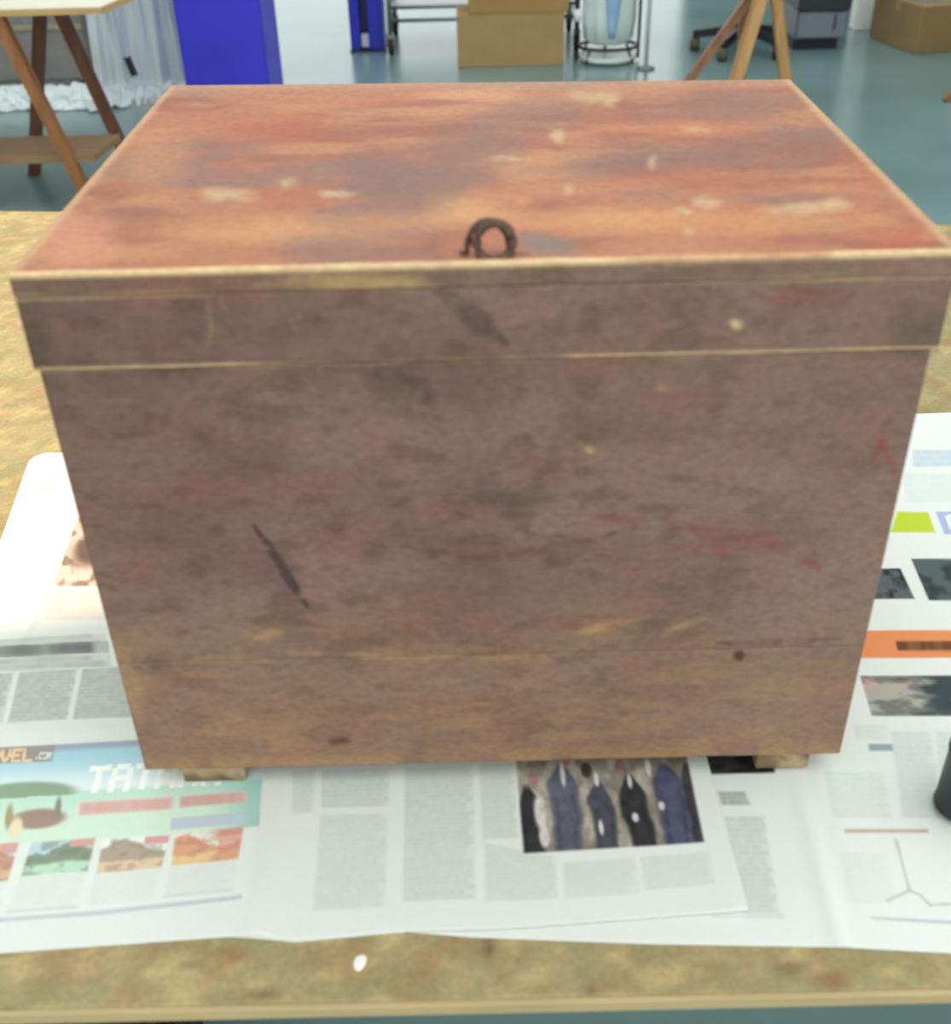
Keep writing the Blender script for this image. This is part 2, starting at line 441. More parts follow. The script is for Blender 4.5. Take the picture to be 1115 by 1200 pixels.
SB.text(R4(1070, 528, 1150, 548), (186, 200, 214), 3, 3); SB.text(R4(1060, 556, 1150, 590), (212, 218, 218), 4, 4)
SB.pic([(1020, 667), (1055, 667), (1072, 703), (1018, 703)], lambda u, v: mixc(np.tile([92., 98, 100], (len(u), 1)), (40, 42, 44), sstep(.35, .7, fbm(u*4, v*4, 3))))
SB.pic([(1068, 656), (1150, 656), (1172, 705), (1089, 705)], lambda u, v: mixc(np.tile([84., 96, 98], (len(u), 1)), (54, 62, 64), sstep(.4, .7, fbm(u*5, v*4, 9))))
SB.fill([(1000, 740), (1160, 740), (1170, 772), (1000, 772)], (226, 142, 92))
SB.text([(1050, 752), (1130, 752), (1132, 764), (1052, 764)], (96, 62, 44), 1, 6, 1.0)
def crowd(u, v):
    c = np.tile([172., 170., 158.], (len(u), 1))
    c = mixc(c, (206, 158, 148), sstep(.45, .1, v)*sstep(.5, .3, u)*sstep(.3, .6, fbm(u*8, v*3, 2)))
    c = mixc(c, (120, 120, 116), sstep(.45, .7, fbm(u*7, v*5, 6)))
    c = mixc(c, (52, 64, 70), sstep(.35, .62, u+(fbm(u*6, v*6, 8)-.5)*.5)*0.9)
    return mixc(c, (96, 98, 98), sstep(.8, .95, v)*.5)
SB.pic([(1008, 793), (1150, 793), (1160, 840), (1022, 840)], crowd)
SB.text(R4(1000, 850, 1040, 868, 3), (210, 216, 214), 3, 8)
SB.fill(R4(1018, 873, 1046, 881, 1), (148, 164, 166))
SB.text([(966, 905), (1036, 905), (1046, 960), (976, 960)], (206, 214, 208), 9, 5); SB.text([(1044, 858), (1092, 858), (1104, 960), (1058, 960)], (202, 210, 208), 14, 6)
SB.text([(1096, 858), (1150, 858), (1164, 960), (1108, 960)], (202, 210, 208), 14, 7)
SB.fill(R4(990, 973, 1088, 977), (188, 168, 152))
SB.text([(985, 1000), (1040, 1000), (1050, 1060), (992, 1060)], (216, 220, 216), 7, 9)
def mapline(pts, w, col, al):
    X_ = [on_z(*p) for p in pts]
    for p0, p1 in zip(X_[:-1], X_[1:]):
        t = np.clip(((x-p0[0])*(p1[0]-p0[0])+(y-p0[1])*(p1[1]-p0[1]))/((p1[0]-p0[0])**2+(p1[1]-p0[1])**2), 0, 1)
        d = np.hypot(x-p0[0]-t*(p1[0]-p0[0]), y-p0[1]-t*(p1[1]-p0[1]))
        SB.c = mixc(SB.c, col, (1-sstep(w*.4, w, d))*al)
mapline([(1050, 985), (1058, 1015), (1066, 1045), (1040, 1057)], .0012, (176, 184, 182), .8)
mapline([(1066, 1045), (1078, 1050), (1090, 1062), (1125, 1060)], .0012, (176, 184, 182), .8)
mapline([(1022, 1077), (1125, 1083)], .0013, (176, 184, 184), .8)
SB.pic([(822, 878), (905, 878), (908, 907), (826, 909)], lambda u, v: mixc(np.tile([62., 54, 50], (len(u), 1)), (34, 32, 32), sstep(.4, .7, fbm(u*5, v*4, 4))))
SB.text([(841, 929), (874, 929), (880, 945), (846, 945)], (150, 160, 156), 3, 3)
SB.text([(849, 958), (896, 958), (914, 1072), (870, 1072)], (192, 200, 194), 18, 4)
SB.fill([(834, 1073), (918, 1073), (919, 1077), (834, 1077)], (206, 212, 208))
newsB = make_sheet('newspaper', x, y, zB, q, per, SB.c, zB*0+0.0003)
tag(newsB, 'right-hand open newspaper spread with dark photos and an orange band', 'newspaper', 'newspapers under the chest')

# --- left spread (on top), ad page and photo page
us = np.linspace(0, 1, 640); vs = np.concatenate([np.linspace(0, 0.70, 200), np.linspace(0.7022, 1, 190)])
tl = on_z(38, 533); lft = (on_z(0, 640)-tl)
bl = tl+lft*((-0.122-tl[1])/lft[1]); br = on_z(876, 1069); tr = br+(on_z(828, 890)-br)*((0.42-br[1])/(on_z(828, 890)[1]-br[1]))
x, y, u, v, q, per = sheet_grid([tl, tr, br, bl], us, vs)
# rounded far-left corner
cu = np.clip(1-u/0.024, 0, 1); cv = np.clip(1-v/0.026, 0, 1)
k = np.clip(cu+cv-1, 0, 1); x += k*0.006; y -= k*0.006
# lower edge wanders between the pages
bot = lambda X_: np.interp(X_, [-0.40, -0.282, -0.153, -0.13, -0.115, -0.06, 0.0, 0.144], [-0.124, -0.120, -0.1125, -0.115, -0.117, -0.1125, -0.1125, -0.104])
base = bl[1]+(br[1]-bl[1])*u
y += (bot(x)-base)*sstep(0.7, 1.0, v)
cr0 = on_z(340, 910); cr1 = on_z(328, 1105)
crx_ = cr1[0]+(y-cr1[1])*(cr0[0]-cr1[0])/(cr0[1]-cr1[1])
zA = 0.0022+0.0008*fbm(x*8, y*8, 15, 2)+0.0040*np.exp(-((x-crx_+0.012)/0.010)**2)*sstep(0.0, -0.10, y)+0.0022*np.exp(-((x-br[0])/0.02)**2)*sstep(0, -.1, y)
cA0 = on_z(88, 615); cA1 = on_z(35, 740)
dl = (x-cA0[0])*(cA1[1]-cA0[1])-(y-cA0[1])*(cA1[0]-cA0[0]); dl /= np.hypot(cA1[0]-cA0[0], cA1[1]-cA0[1])
zA += 0.0010*np.exp(-(dl/0.004)**2)*sstep(0.1, 0.2, y)
SA = Sheet(x, y, PAPER)
SA.text(R4(45, 563, 66, 568), (196, 194, 180), 1, 3); SA.text(R4(42, 575, 66, 580), (196, 194, 180), 1, 4)
def sepia(u, v):
    c = np.tile([222., 198, 182], (len(u), 1)); c = mixc(c, (150, 128, 112), sstep(.5, .7, fbm(u*6, v*7, 4)))
    return mixc(c, (110, 88, 76), blob(u, v, .3, .5, .22, .25, 0, .6, .3))
SA.pic([(92, 610), (180, 610), (170, 690), (64, 690)], sepia)
SA.text([(62, 694), (180, 694), (176, 730), (52, 730)], (214, 206, 196), 6, 6)
SA.text([(-40, 755), (125, 745), (126, 756), (-40, 768)], (190, 192, 184), 2, 6)
SA.text([(-40, 763), (128, 754), (129, 768), (-40, 776)], (110, 114, 110), 1, 9, 1.0)
SA.text([(-40, 777), (130, 769), (132, 784), (-40, 792)], (178, 182, 176), 2, 12)
for qd, sd_ in (([(-50, 795), (18, 791), (4, 850), (-66, 852)], 2), ([(24, 791), (92, 787), (80, 846), (10, 850)], 3), ([(98, 787), (190, 782), (182, 842), (86, 846)], 4)):
    SA.text(qd, (176, 183, 176), 13, sd_, 1.0)
# travel advertisement
AD = [(-80, 884), (312, 862), (304, 972), (-96, 1000)]
def ad(u, v):
    c = np.tile([142., 200., 224.], (len(u), 1))
    c = mixc(c, (224, 238, 242), sstep(.12, .46, v))
    c = mixc(c, (128, 136, 164), (1-sstep(.03, .10, v))*.95)
    c = mixc(c, (176, 220, 196), sstep(.48, .52, v)); c = mixc(c, (206, 232, 206), sstep(.55, .8, v)*.8)
    c = mixc(c, (104, 168, 170), sstep(.82, 1, u)*sstep(.44, .55, v)*.7)
    hill = blob(u, v, .28, .50, .16, .13, 0, .25, .12); c = mixc(c, (104, 132, 98), hill*(v < .53))
    boat = blob(u, v, .335, .76, .08, .10, 0, .3, .2); c = mixc(c, (136, 92, 78), boat)
    c = mixc(c, (96, 96, 72), blob(u, v, .39, .66, .010, .12, 0, .5, .1)); c = mixc(c, (140, 120, 60), blob(u, v, .25, .72, .012, .14, 0, .5, .1)); c = mixc(c, (238, 214, 168), blob(u, v, .275, .84, .02, .12, 0, .5, .1))
    return c
SA.pic(AD, ad)
SA.fill([(-60, 882), (66, 876), (62, 895), (-60, 901)], (122, 112, 108))
SA.letters([(-34, 884), (40, 880), (38, 895), (-38, 899)], 'TRAVEL', (240, 184, 128), 0.85); SA.letters([(43, 885), (62, 884), (60, 892), (42, 893)], '.COM', (222, 222, 214), 0.8)
SA.letters([(108, 902), (264, 893), (258, 922), (100, 932)], 'TAJWAN', (255, 255, 250), 0.80)
SA.fill([(94, 943), (205, 936), (204, 952), (92, 960)], (224, 196, 186)); SA.text([(96, 944), (204, 938), (203, 951), (94, 958)], (208, 134, 126), 1, 3, 1.0)
SA.fill([(212, 936), (290, 930), (289, 943), (211, 950)], (206, 176, 168)); SA.text([(213, 937), (288, 932), (287, 943), (212, 949)], (200, 128, 120), 1, 5, 1.0)
SA.fill([(202, 962), (288, 955), (286, 968), (200, 976)], (170, 186, 206))
def card(sky, mid, low, seed, red=True):
    def fn(u, v):
        c = np.tile(np.array(sky, float), (len(u), 1))
        ridge = .28+.30*np.sin(u*5.2+seed)*.6+(fbm(u*5, v*0+seed, seed)-.5)*.3
        c = mixc(c, mid, sstep(-.05, .05, v-ridge)); c = mixc(c, low, sstep(.62, .72, v+(fbm(u*6, v*3, seed+2)-.5)*.2))
        c = mixc(c, np.array(mid)*.75, sstep(.5, .7, fbm(u*6, v*5, seed+7))*.5)
        if red: c = mixc(c, (206, 128, 122), sstep(.6, .64, u)*(1-sstep(.2, .26, v)))
        return c
    return fn
SA.pic([(-40, 995), (24, 990), (10, 1035), (-56, 1044)], card((226, 214, 206), (176, 112, 84), (206, 150, 104), 2))
SA.pic([(38, 991), (113, 985), (104, 1024), (26, 1030)], card((170, 198, 214), (92, 112, 84), (168, 214, 182), 1))
SA.pic([(122, 987), (200, 982), (190, 1020), (114, 1027)], card((236, 240, 236), (150, 126, 104), (222, 178, 138), 3))
SA.pic([(206, 980), (286, 972), (280, 1010), (202, 1018)], card((238, 232, 222), (218, 128, 88), (232, 178, 104), 4))
SA.fill([(258, 977), (286, 973), (280, 1008), (254, 1012)], (196, 96, 72), .6)
for qd, s_ in (([(-58, 1046), (8, 1037), (0, 1072), (-70, 1080)], 1), ([(24, 1032), (103, 1026), (92, 1066), (8, 1072)], 2), ([(112, 1029), (189, 1022), (182, 1058), (104, 1064)], 3), ([(200, 1020), (280, 1012), (274, 1046), (194, 1054)], 4)):
    SA.text(qd, (204, 210, 210), 7, s_, .7)
SA.fill([(8, 1071), (92, 1065), (92, 1067), (8, 1073)], (176, 186, 180)); SA.fill([(192, 1053), (274, 1045), (274, 1047), (192, 1055)], (186, 194, 190))
SA.fill([(-60, 1083), (120, 1070), (120, 1075), (-60, 1088)], (180, 178, 192)); SA.fill([(120, 1070), (284, 1052), (285, 1057), (120, 1075)], (176, 176, 192))
ad_ok = quad_uv(x, y, [(-90, 868), (316, 852), (290, 1060), (-110, 1092)])[2]
SA.c[ad_ok] = SA.c[ad_ok]*.66+np.array([232., 236., 228.])*.34
# text page
SA.text([(344, 906), (370, 905), (368, 955), (342, 956)], (200, 207, 202), 9, 4)
SA.text([(378, 906), (457, 903), (456, 948), (377, 950)], (196, 203, 198), 8, 5); SA.text([(376, 958), (456, 956), (452, 1066), (368, 1070)], (204, 210, 204), 20, 6)
SA.text([(475, 903), (555, 899), (558, 1056), (473, 1060)], (198, 205, 200), 28, 7)
SA.text([(562, 899), (602, 896), (608, 985), (566, 987)], (198, 205, 200), 16, 8); SA.text([(568, 990), (652, 1008), (655, 1056), (570, 1060)], (202, 208, 203), 11, 9)
SA.text([(660, 1014), (744, 1008), (750, 1050), (662, 1056)], (206, 211, 206), 9, 10); SA.text([(750, 1008), (830, 1002), (838, 1040), (756, 1047)], (206, 211, 206), 8, 11)
def suits(u, v):
    c = np.tile([168., 160., 146.], (len(u), 1))
    c = mixc(c, (200, 198, 188), sstep(.5, .2, v)*sstep(.3, .4, u)*sstep(.62, .5, u))
    c = mixc(c, (120, 112, 100), sstep(.45, .65, fbm(u*9, v*3, 5))*.7)
    men = [(.05, .36, .075, (44, 44, 48)), (.25, .16, .095, (88, 90, 104)), (.455, .34, .075, (80, 80, 94)), (.65, .30, .085, (44, 44, 48)), (.86, .20, .10, (74, 76, 100)), (1.0, .2, .07, (60, 56, 60))]
    for (mx_, top_, w_, col) in men:
        prof = w_*(.30+.70*sstep(top_-.02, top_+.22, v))*(1-.15*sstep(.6, 1, v))
        dd = np.abs(u-mx_-.02*(v-.5)+(vn(u*3, v*6, int(mx_*20))-.5)*.03)/prof
        c = mixc(c, np.array(col)*(.9+.25*vn(mx_*9, .3, 4)), (1-sstep(.75, 1.1, dd))*sstep(top_-.05, top_+.05, v)*.95)
        c = mixc(c, np.array(col)*.6, (1-sstep(.0, .25, np.abs(dd-.55)))*sstep(top_+.2, top_+.4, v)*.35)
    for (hx, hy, col) in [(.09, .28, (170, 130, 124)), (.28, .10, (176, 132, 124)), (.40, .22, (70, 58, 54)), (.60, .20, (166, 120, 116)), (.76, .06, (150, 120, 116))]: c = mixc(c, col, blob(u, v, hx, hy, .034, .085, 0, .4, .1))
    for (sx, sy, rx, ry) in [(.11, .62, .035, .18), (.12, .85, .03, .12), (.26, .25, .015, .14), (.45, .32, .015, .08), (.44, .80, .014, .08), (.64, .36, .015, .08), (.64, .72, .02, .05), (.80, .62, .02, .05), (.76, .22, .02, .1)]:
        c = mixc(c, (226, 222, 220), blob(u, v, sx, sy, rx, ry, 0, .5, .1)*.9)
    c = c*(.82+.36*fbm(u*26, v*14, 44, 3))[:, None]
    return c
SA.pic([(604, 885), (802, 876), (825, 991), (614, 1003)], suits)
floorz = np.where(x > on_z(475, 1094)[0], 0.0019, 0.0003)
newsA = make_sheet('newspaper', x, y, zA, q, per, SA.c, floorz)
tag(newsA, 'left-hand open newspaper spread with a colour travel advertisement and photo of men in suits', 'newspaper', 'newspapers under the chest')

# ================================================================== CHEST
PADZ = 0.0031                                  # the chest stands on both newspapers
W, H, D, Z0C = 0.45, 0.339147, 0.347855, 0.018
HW = W/2; ZT = Z0C+H
DL, DR = 0.36211, 0.33402
chest = empty('wooden_chest', (0, 0, 0)); tag(chest, 'worn red-brown painted wooden chest with an iron ring on its lid', 'chest')
CHM = paint_mat('worn_red_paint', rough=0.62, grain=0.24, scale=260, stretch=(0.6, 1, 1), bump=0.3, spec=0.35)
lid_split = on_y(540, 421.5, 0.0)[2]            # lower edge of the lid
seam_z = on_y(560, 335, 0.0)[2]                 # underside of the lid's top board
crack_z = on_y(560, 768, 0.0)[2]                # joint between the two front boards
def skew(P):
    P = P.copy(); k = (DL+(DR-DL)*(P[:, 0]/W+0.5))/D
    P[:, 1] = np.where(P[:, 1] > 0, P[:, 1]*k, P[:, 1]); return P
def front_paint(P):
    px, py = photo_xy(P); x, z = P[:, 0], P[:, 2]; n = len(px)
    c = np.tile([131., 104., 95.], (n, 1))
    c = mixc(c, (116, 90, 82), sstep(.38, .66, fbm(x*24, z*40, 1, 5))*.7)
    c = mixc(c, (148, 98, 88), sstep(.46, .70, fbm(x*28, z*60, 8, 5))*.5)
    c = mixc(c, (146, 122, 112), sstep(.44, .70, fbm(x*14, z*24, 14, 5))*.55)
    c = mixc(c, (100, 78, 68), sstep(.54, .74, fbm(x*60, z*110, 19, 4))*.5)
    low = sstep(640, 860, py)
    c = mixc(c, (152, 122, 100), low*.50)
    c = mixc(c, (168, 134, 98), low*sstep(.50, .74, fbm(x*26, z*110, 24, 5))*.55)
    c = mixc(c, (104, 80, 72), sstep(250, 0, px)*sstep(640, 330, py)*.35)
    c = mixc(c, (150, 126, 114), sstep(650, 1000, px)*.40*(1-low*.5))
    # tan wear along the bottom
    c = mixc(c, (176, 142, 100), sstep(868, 896, py+(px-560)*.023)*sstep(.30, .55, fbm(x*30, z*14, 33, 3))*.85)
    c = mixc(c, (172, 146, 104), blob(px, py, 150, 800, 14, 55, -14, .7, .4, 4)*.55)
    # dark gouge, smudges
    c = mixc(c, (62, 44, 42), np.clip(stroke(px, py, [(298, 616), (318, 645), (340, 680), (360, 710)], 9, 3, .95)*2.6, 0, .85))
    c = mixc(c, (104, 76, 84), blob(px, py, 330, 680, 26, 40, -30, .8, .3)*.35)
    c = mixc(c, (72, 56, 52), stroke(px, py, [(440, 436), (480, 440), (515, 490)], 22, 5)*.6)
    c = mixc(c, (76, 60, 58), stroke(px, py, [(520, 345), (560, 375), (590, 400)], 22, 6)*.7)
    c = mixc(c, (98, 84, 78), blob(px, py, 595, 585, 60, 22, 0, .8, .4)*.5)
    # red scratches
    for pts, w, col, al in [([(470, 640), (560, 656), (660, 640), (750, 618)], 6, (110, 66, 60), .75), ([(690, 605), (800, 620), (900, 632), (960, 665)], 12, (134, 70, 64), .7),
                            ([(790, 640), (850, 645), (910, 640)], 10, (140, 72, 66), .6), ([(1020, 545), (1035, 515), (1042, 490)], 7, (138, 74, 66), .8), ([(1030, 510), (1046, 545), (1052, 565)], 6, (150, 80, 70), .7),
                            ([(840, 754), (920, 752), (990, 748)], 5, (104, 58, 52), .8), ([(900, 545), (960, 540), (1010, 545)], 10, (134, 80, 72), .4), ([(700, 650), (735, 658)], 5, (110, 66, 60), .6), ([(430, 635), (460, 645)], 6, (110, 70, 64), .6)]:
        c = mixc(c, col, stroke(px, py, pts, w*1.5, 7, .95)*al*.95)
    # tan flecks and streaks
    for pts, w, al in [([(675, 742), (710, 735), (760, 722)], 7, .9), ([(775, 745), (790, 735), (830, 725)], 6, .7), ([(820, 762), (865, 770), (900, 762)], 6, .5), ([(488, 735), (515, 748)], 7, .7), ([(300, 748), (330, 740)], 8, .9),
                       ([(220, 775), (260, 770), (320, 775)], 6, .6), ([(215, 790), (270, 793)], 6, .6), ([(340, 765), (430, 768), (560, 772), (640, 770)], 5, .65), ([(240, 345), (248, 380), (240, 425)], 4, .45), ([(258, 348), (268, 378)], 4, .45),
                       ([(675, 515), (695, 532)], 5, .6), ([(500, 800), (540, 798)], 6, .5), ([(610, 772), (645, 774)], 8, .6), ([(640, 840), (665, 845)], 8, .5), ([(330, 352), (345, 385)], 4, .4), ([(390, 740), (400, 750)], 6, .5)]:
        c = mixc(c, (182, 144, 100), stroke(px, py, pts, w*1.3, 9, .95)*al*1.2)
    c = mixc(c, (206, 178, 138), blob(px, py, 862, 380, 10, 7, 0, .5, .5)); c = mixc(c, (196, 168, 126), blob(px, py, 692, 527, 6, 5, 0, .5, .4)*.8); c = mixc(c, (170, 140, 116), blob(px, py, 776, 455, 6, 6, 0, .5, .4)*.7)
    c = mixc(c, (62, 44, 36), blob(px, py, 866, 768, 9, 6, 0, .6, .3)*.9)
    c = mixc(c, (92, 60, 52), blob(px, py, 400, 868, 14, 5, 0, .6, .3)*.8)
    # lid rail: dark greenish corners
    c = mixc(c, (92, 78, 62), blob(px, py, 40, 410, 26, 60, -10, .8, .3, 3)*.8); c = mixc(c, (100, 88, 76), blob(px, py, 1085, 390, 50, 34, 0, .8, .4)*.7)
    c = mixc(c, (142, 84, 70), blob(px, py, 940, 350, 70, 16, 0, .8, .5)*.5)
    return c*np.array([.93, .905, .885])
def top_paint(P):
    px, py = photo_xy(P); x, y = P[:, 0], P[:, 1]; n = len(px)
    c = np.tile([184., 122., 95.], (n, 1))
    c = mixc(c, (160, 98, 80), sstep(.40, .62, fbm(x*13, y*24, 41, 4))*.9)
    c = mixc(c, (200, 144, 108), sstep(.46, .68, fbm(x*14, y*40, 47, 5))*.75)
    c = mixc(c, (150, 112, 104), sstep(.52, .70, fbm(x*8, y*15, 53, 4))*.9)
    c = mixc(c, (182, 108, 82), sstep(.55, .72, fbm(x*22, y*40, 59, 4))*.6)
    # grey-mauve bare zones
    for (u, v, rx, ry, al) in [(480, 215, 110, 34, .85), (545, 175, 80, 26, .7), (770, 185, 130, 22, .75), (850, 122, 110, 22, .7), (620, 135, 90, 22, .6), (930, 175, 60, 30, .5), (250, 235, 30, 8, .3), (150, 250, 60, 14, .3), (440, 190, 60, 20, .5), (960, 265, 40, 16, .25)]:
        c = mixc(c, (140, 106, 100), blob(px, py, u, v, rx, ry, -4, .75, .45, int(u) % 13)*al)
    # tan-orange bands
    for (u, v, rx, ry, col, al) in [(700, 258, 300, 18, (216, 160, 110), .6), (330, 268, 180, 20, (214, 158, 112), .65), (170, 190, 60, 40, (208, 150, 110), .55), (560, 245, 60, 24, (222, 166, 114), .7), (900, 265, 150, 16, (206, 140, 96), .5),
                                    (830, 150, 130, 10, (208, 128, 88), .7), (560, 112, 90, 7, (218, 158, 124), .75), (1000, 230, 40, 40, (196, 122, 92), .5), (300, 150, 110, 24, (186, 100, 76), .6), (400, 118, 140, 9, (190, 112, 84), .5),
                                    (80, 280, 60, 40, (218, 152, 126), .75), (1050, 280, 50, 14, (190, 100, 76), .6), (820, 210, 120, 10, (192, 118, 86), .5)]:
        c = mixc(c, col, blob(px, py, u, v, rx, ry, 0, .8, .4, int(v) % 11)*al)
    # pale chips
    for (u, v, rx, ry) in [(262, 229, 30, 9), (336, 214, 11, 6), (394, 227, 17, 5), (698, 115, 28, 10), (828, 237, 20, 7), (945, 243, 38, 8), (985, 238, 20, 6), (802, 247, 10, 5), (668, 223, 9, 7), (600, 186, 20, 4), (815, 152, 18, 4), (765, 190, 5, 7), (810, 272, 8, 5), (655, 160, 8, 8)]:
        c = mixc(c, (212, 186, 152), blob(px, py, u, v, rx*1.15, ry*1.15, 0, .9, .8, int(u) % 9)*.7)
    # bruise right of the ring and fixing stain
    c = mixc(c, (138, 120, 116), blob(px, py, 640, 286, 42, 15, 6, .6, .25)*.9)
    c = mixc(c, (112, 72, 58), blob(px, py, 600, 298, 30, 4, 0, .6, .2)*.6)
    c = c*np.array([.94, .91, .86])
    # worn side and back edges
    e = np.minimum(np.abs(x+HW), np.abs(HW-x))
    c = mixc(c, (204, 168, 128), sstep(.006, .001, e)*.7); c = mixc(c, (196, 156, 122), sstep(112, 97, py-(px-560)*-.01)*.5*(py < 115))
    return c
def edge_wear(c, P, zedge, band, col, al, seed, gate=.40):
    """bare wood along a horizontal arris at height zedge"""
    w = sstep(band, band*.35, np.abs(P[:, 2]-zedge)+ (fbm(P[:, 0]*60, P[:, 2]*60, seed, 3)-.5)*band*1.2)
    return mixc(c, col, w*sstep(gate-.12, gate+.1, fbm(P[:, 0]*16, P[:, 2]*3, seed+4, 3))*al)
def wood_part(name, lo, hi, r, step, painter, parent=chest, wob=0.0005):
    P, Q = rbox(lo, hi, r, step); P = skew(P)
    n = fbm(P[:, 0]*30+P[:, 1]*13, P[:, 2]*30+P[:, 1]*30, 3, 3)-.5
    on_edge = ((np.abs(P[:, 2]-hi[2]) < r*1.01) | (np.abs(P[:, 2]-lo[2]) < r*1.01)) & (P[:, 1] < lo[1]+0.01)
    P[:, 2] += n*wob*2*on_edge
    return link(name, mesh_np(name, P, Q, painter(P)), CHM, parent, True)
def pf(P):
    c = front_paint(P)
    c = edge_wear(c, P, lid_split-0.001, 0.0012, (176, 140, 104), .5, 71, .46)
    return c
BT = 0.014
LF = 0.0012                                      # lid stands slightly proud
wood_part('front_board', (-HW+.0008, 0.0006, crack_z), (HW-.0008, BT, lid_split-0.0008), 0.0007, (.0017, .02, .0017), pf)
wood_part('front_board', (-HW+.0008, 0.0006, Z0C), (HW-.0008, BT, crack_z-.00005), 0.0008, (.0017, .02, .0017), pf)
sp = lambda P: front_paint(np.stack([P[:, 1]*1.2-.2, P[:, 1]*0, P[:, 2]], 1))
for s in (-1, 1):
    xa, xb = (-HW+.0008, -HW+BT) if s < 0 else (HW-BT, HW-.0008)
    wood_part('side_board', (xa, BT+.0003, Z0C), (xb, D-BT-.0003, lid_split-.0012), .0015, (.02, .006, .006), sp)
wood_part('back_board', (-HW+.0008, D-BT, Z0C), (HW-.0008, D, lid_split-.0012), .0015, (.008, .02, .008), sp)
wood_part('bottom_board', (-HW+BT+.0004, BT+.0004, Z0C+.001), (HW-BT-.0004, D-BT-.0004, Z0C+.013), .001, (.02, .02, .02), sp)
# lid: rails and top board
def pr(P):
    c = front_paint(P)
    c = edge_wear(c, P, lid_split+.0003, .0016, (206, 172, 130), .9, 77, .36)
    px, py = photo_xy(P)
    c = edge_wear(c, P, seam_z-.0002, .0020, (172, 140, 108), .6*np.maximum(sstep(330, 180, px), sstep(760, 860, px)), 81, .30)
    return c
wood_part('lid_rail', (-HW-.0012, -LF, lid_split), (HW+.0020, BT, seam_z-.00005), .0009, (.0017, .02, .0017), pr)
wood_part('lid_rail', (-HW-.0002, D-BT, lid_split), (HW+.0012, D, seam_z-.0002), .0015, (.008, .02, .008), sp)
for s in (-1, 1):
    xa, xb = (-HW-.0002, -HW+BT) if s < 0 else (HW-BT, HW+.0012)
    wood_part('lid_rail', (xa, BT+.0003, lid_split), (xb, D-BT-.0003, seam_z-.0002), .0015, (.02, .006, .006), sp)
def plid(P):
    ct = top_paint(P); cf = front_paint(P); px, py = photo_xy(P)
    k = sstep(ZT-.0022, ZT-.0006, P[:, 2])
    cf = mixc(cf, (140, 108, 80), .25+0*px)
    cf = mixc(cf, (172, 138, 96), blob(px, py, 430, 332, 115, 16, 2, .7, .6, 5)*.95)
    c = cf*(1-k)[:, None]+ct*k[:, None]
    fr = P[:, 1] < .006
    wid = .0018+.0018*fbm(P[:, 0]*20, P[:, 2]*0+4, 61, 3)
    w = sstep(wid*1.3, wid*.4, np.hypot(P[:, 2]-ZT, np.maximum(P[:, 1]+LF, 0)))
    c = mixc(c, (226, 194, 146), w*fr*(.55+.45*sstep(.3, .5, fbm(P[:, 0]*18, P[:, 1]*0, 63, 3))))
    c = edge_wear(c, P, seam_z+.0004, .0012, (172, 140, 108), .6*np.maximum(sstep(330, 180, px), sstep(760, 860, px)), 81, .30)
    return c
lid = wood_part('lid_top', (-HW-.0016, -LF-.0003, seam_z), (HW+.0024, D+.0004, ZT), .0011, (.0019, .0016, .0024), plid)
# bearers under the chest
BEAR = paint_mat('bearer_wood', rough=.8, grain=.2, scale=120, stretch=(1, 1, 1))
def pbear(P):
    c = np.tile([168., 146., 116.], (len(P), 1)); return mixc(c, (104, 88, 66), sstep(.42, .65, fbm(P[:, 0]*70, P[:, 2]*70, 5, 3))*.8)
for x0, x1 in ((214, 288), (884, 945)):
    a_ = on_y(x0, 905, 0.004)[0]; b_ = on_y(x1, 905, 0.004)[0]
    P, Q = rbox((a_, 0.003, PADZ), (b_, D-.01, Z0C), .0012, (.004, .02, .004)); 
    link('bearer', mesh_np('bearer', P, Q, pbear(P)), BEAR, chest, True)
# iron staple and ring
IRON = mat('rusty_iron', (74, 54, 46), rough=.55, var=.3, scale=220, metal=.35, rgb2=(108, 78, 62))
rc = on_z(578, 299, ZT)
pts = []
for k in range(15):
    t = math.pi*k/14; pts.append((rc[0]-.0022-.0104*math.cos(t), rc[1]+.0022+.001*math.sin(t), ZT+.001+.0150*math.sin(t)))
pts = [(rc[0]-.0158, rc[1]+.0016, ZT+.0006)]+pts+[(rc[0]+.0085, rc[1]+.0022, ZT-.002)]
st = MB().tube(pts, .0017, 10).build('staple', IRON, lid, True)
pts = [(rc[0]+.0008+.0086*math.cos(k*2*math.pi/28), rc[1]-.0010+.0022*math.sin(k*2*math.pi/28), ZT+.0086+.0086*math.sin(k*2*math.pi/28)-.0018) for k in range(28)]
MB().tube(pts, .0024, 12, closed=True).build('ring', IRON, lid, True)

# ================================================================== DARK TIN at the right edge
tn = on_z(1124, 950)
can = empty('dark_tin', (float(tn[0]), float(tn[1]), .0045)); tag(can, 'black tin standing on newspaper at the far right edge', 'tin')
BLK = mat('black_enamel', (30, 36, 42), rough=.4, var=.25, scale=60)
MB().lathe([(.0155, 0), (.0165, .0012), (.0165, .003), (.0158, .004), (.0158, .046), (.0165, .047), (.0165, .05), (.015, .051)], n=32).build('body', BLK, can, True)
MB().lathe([(.011, .051), (.0115, .052), (.0115, .058), (.010, .0595)], n=24).build('cap', BLK, can, True)

# ================================================================== BACKGROUND
def fl(px, py): return on_z(px, py, FLOOR)
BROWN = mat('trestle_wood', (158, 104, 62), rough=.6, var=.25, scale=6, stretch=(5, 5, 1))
BROWN_SHADED = mat('shaded_trestle_wood', (112, 74, 50), rough=.6, var=.25, scale=6, stretch=(5, 5, 1))  # darker copy of the trestle wood, shade on the rear legs put into colour
PALE = mat('pale_tabletop', (232, 226, 206), rough=.5, var=.04)
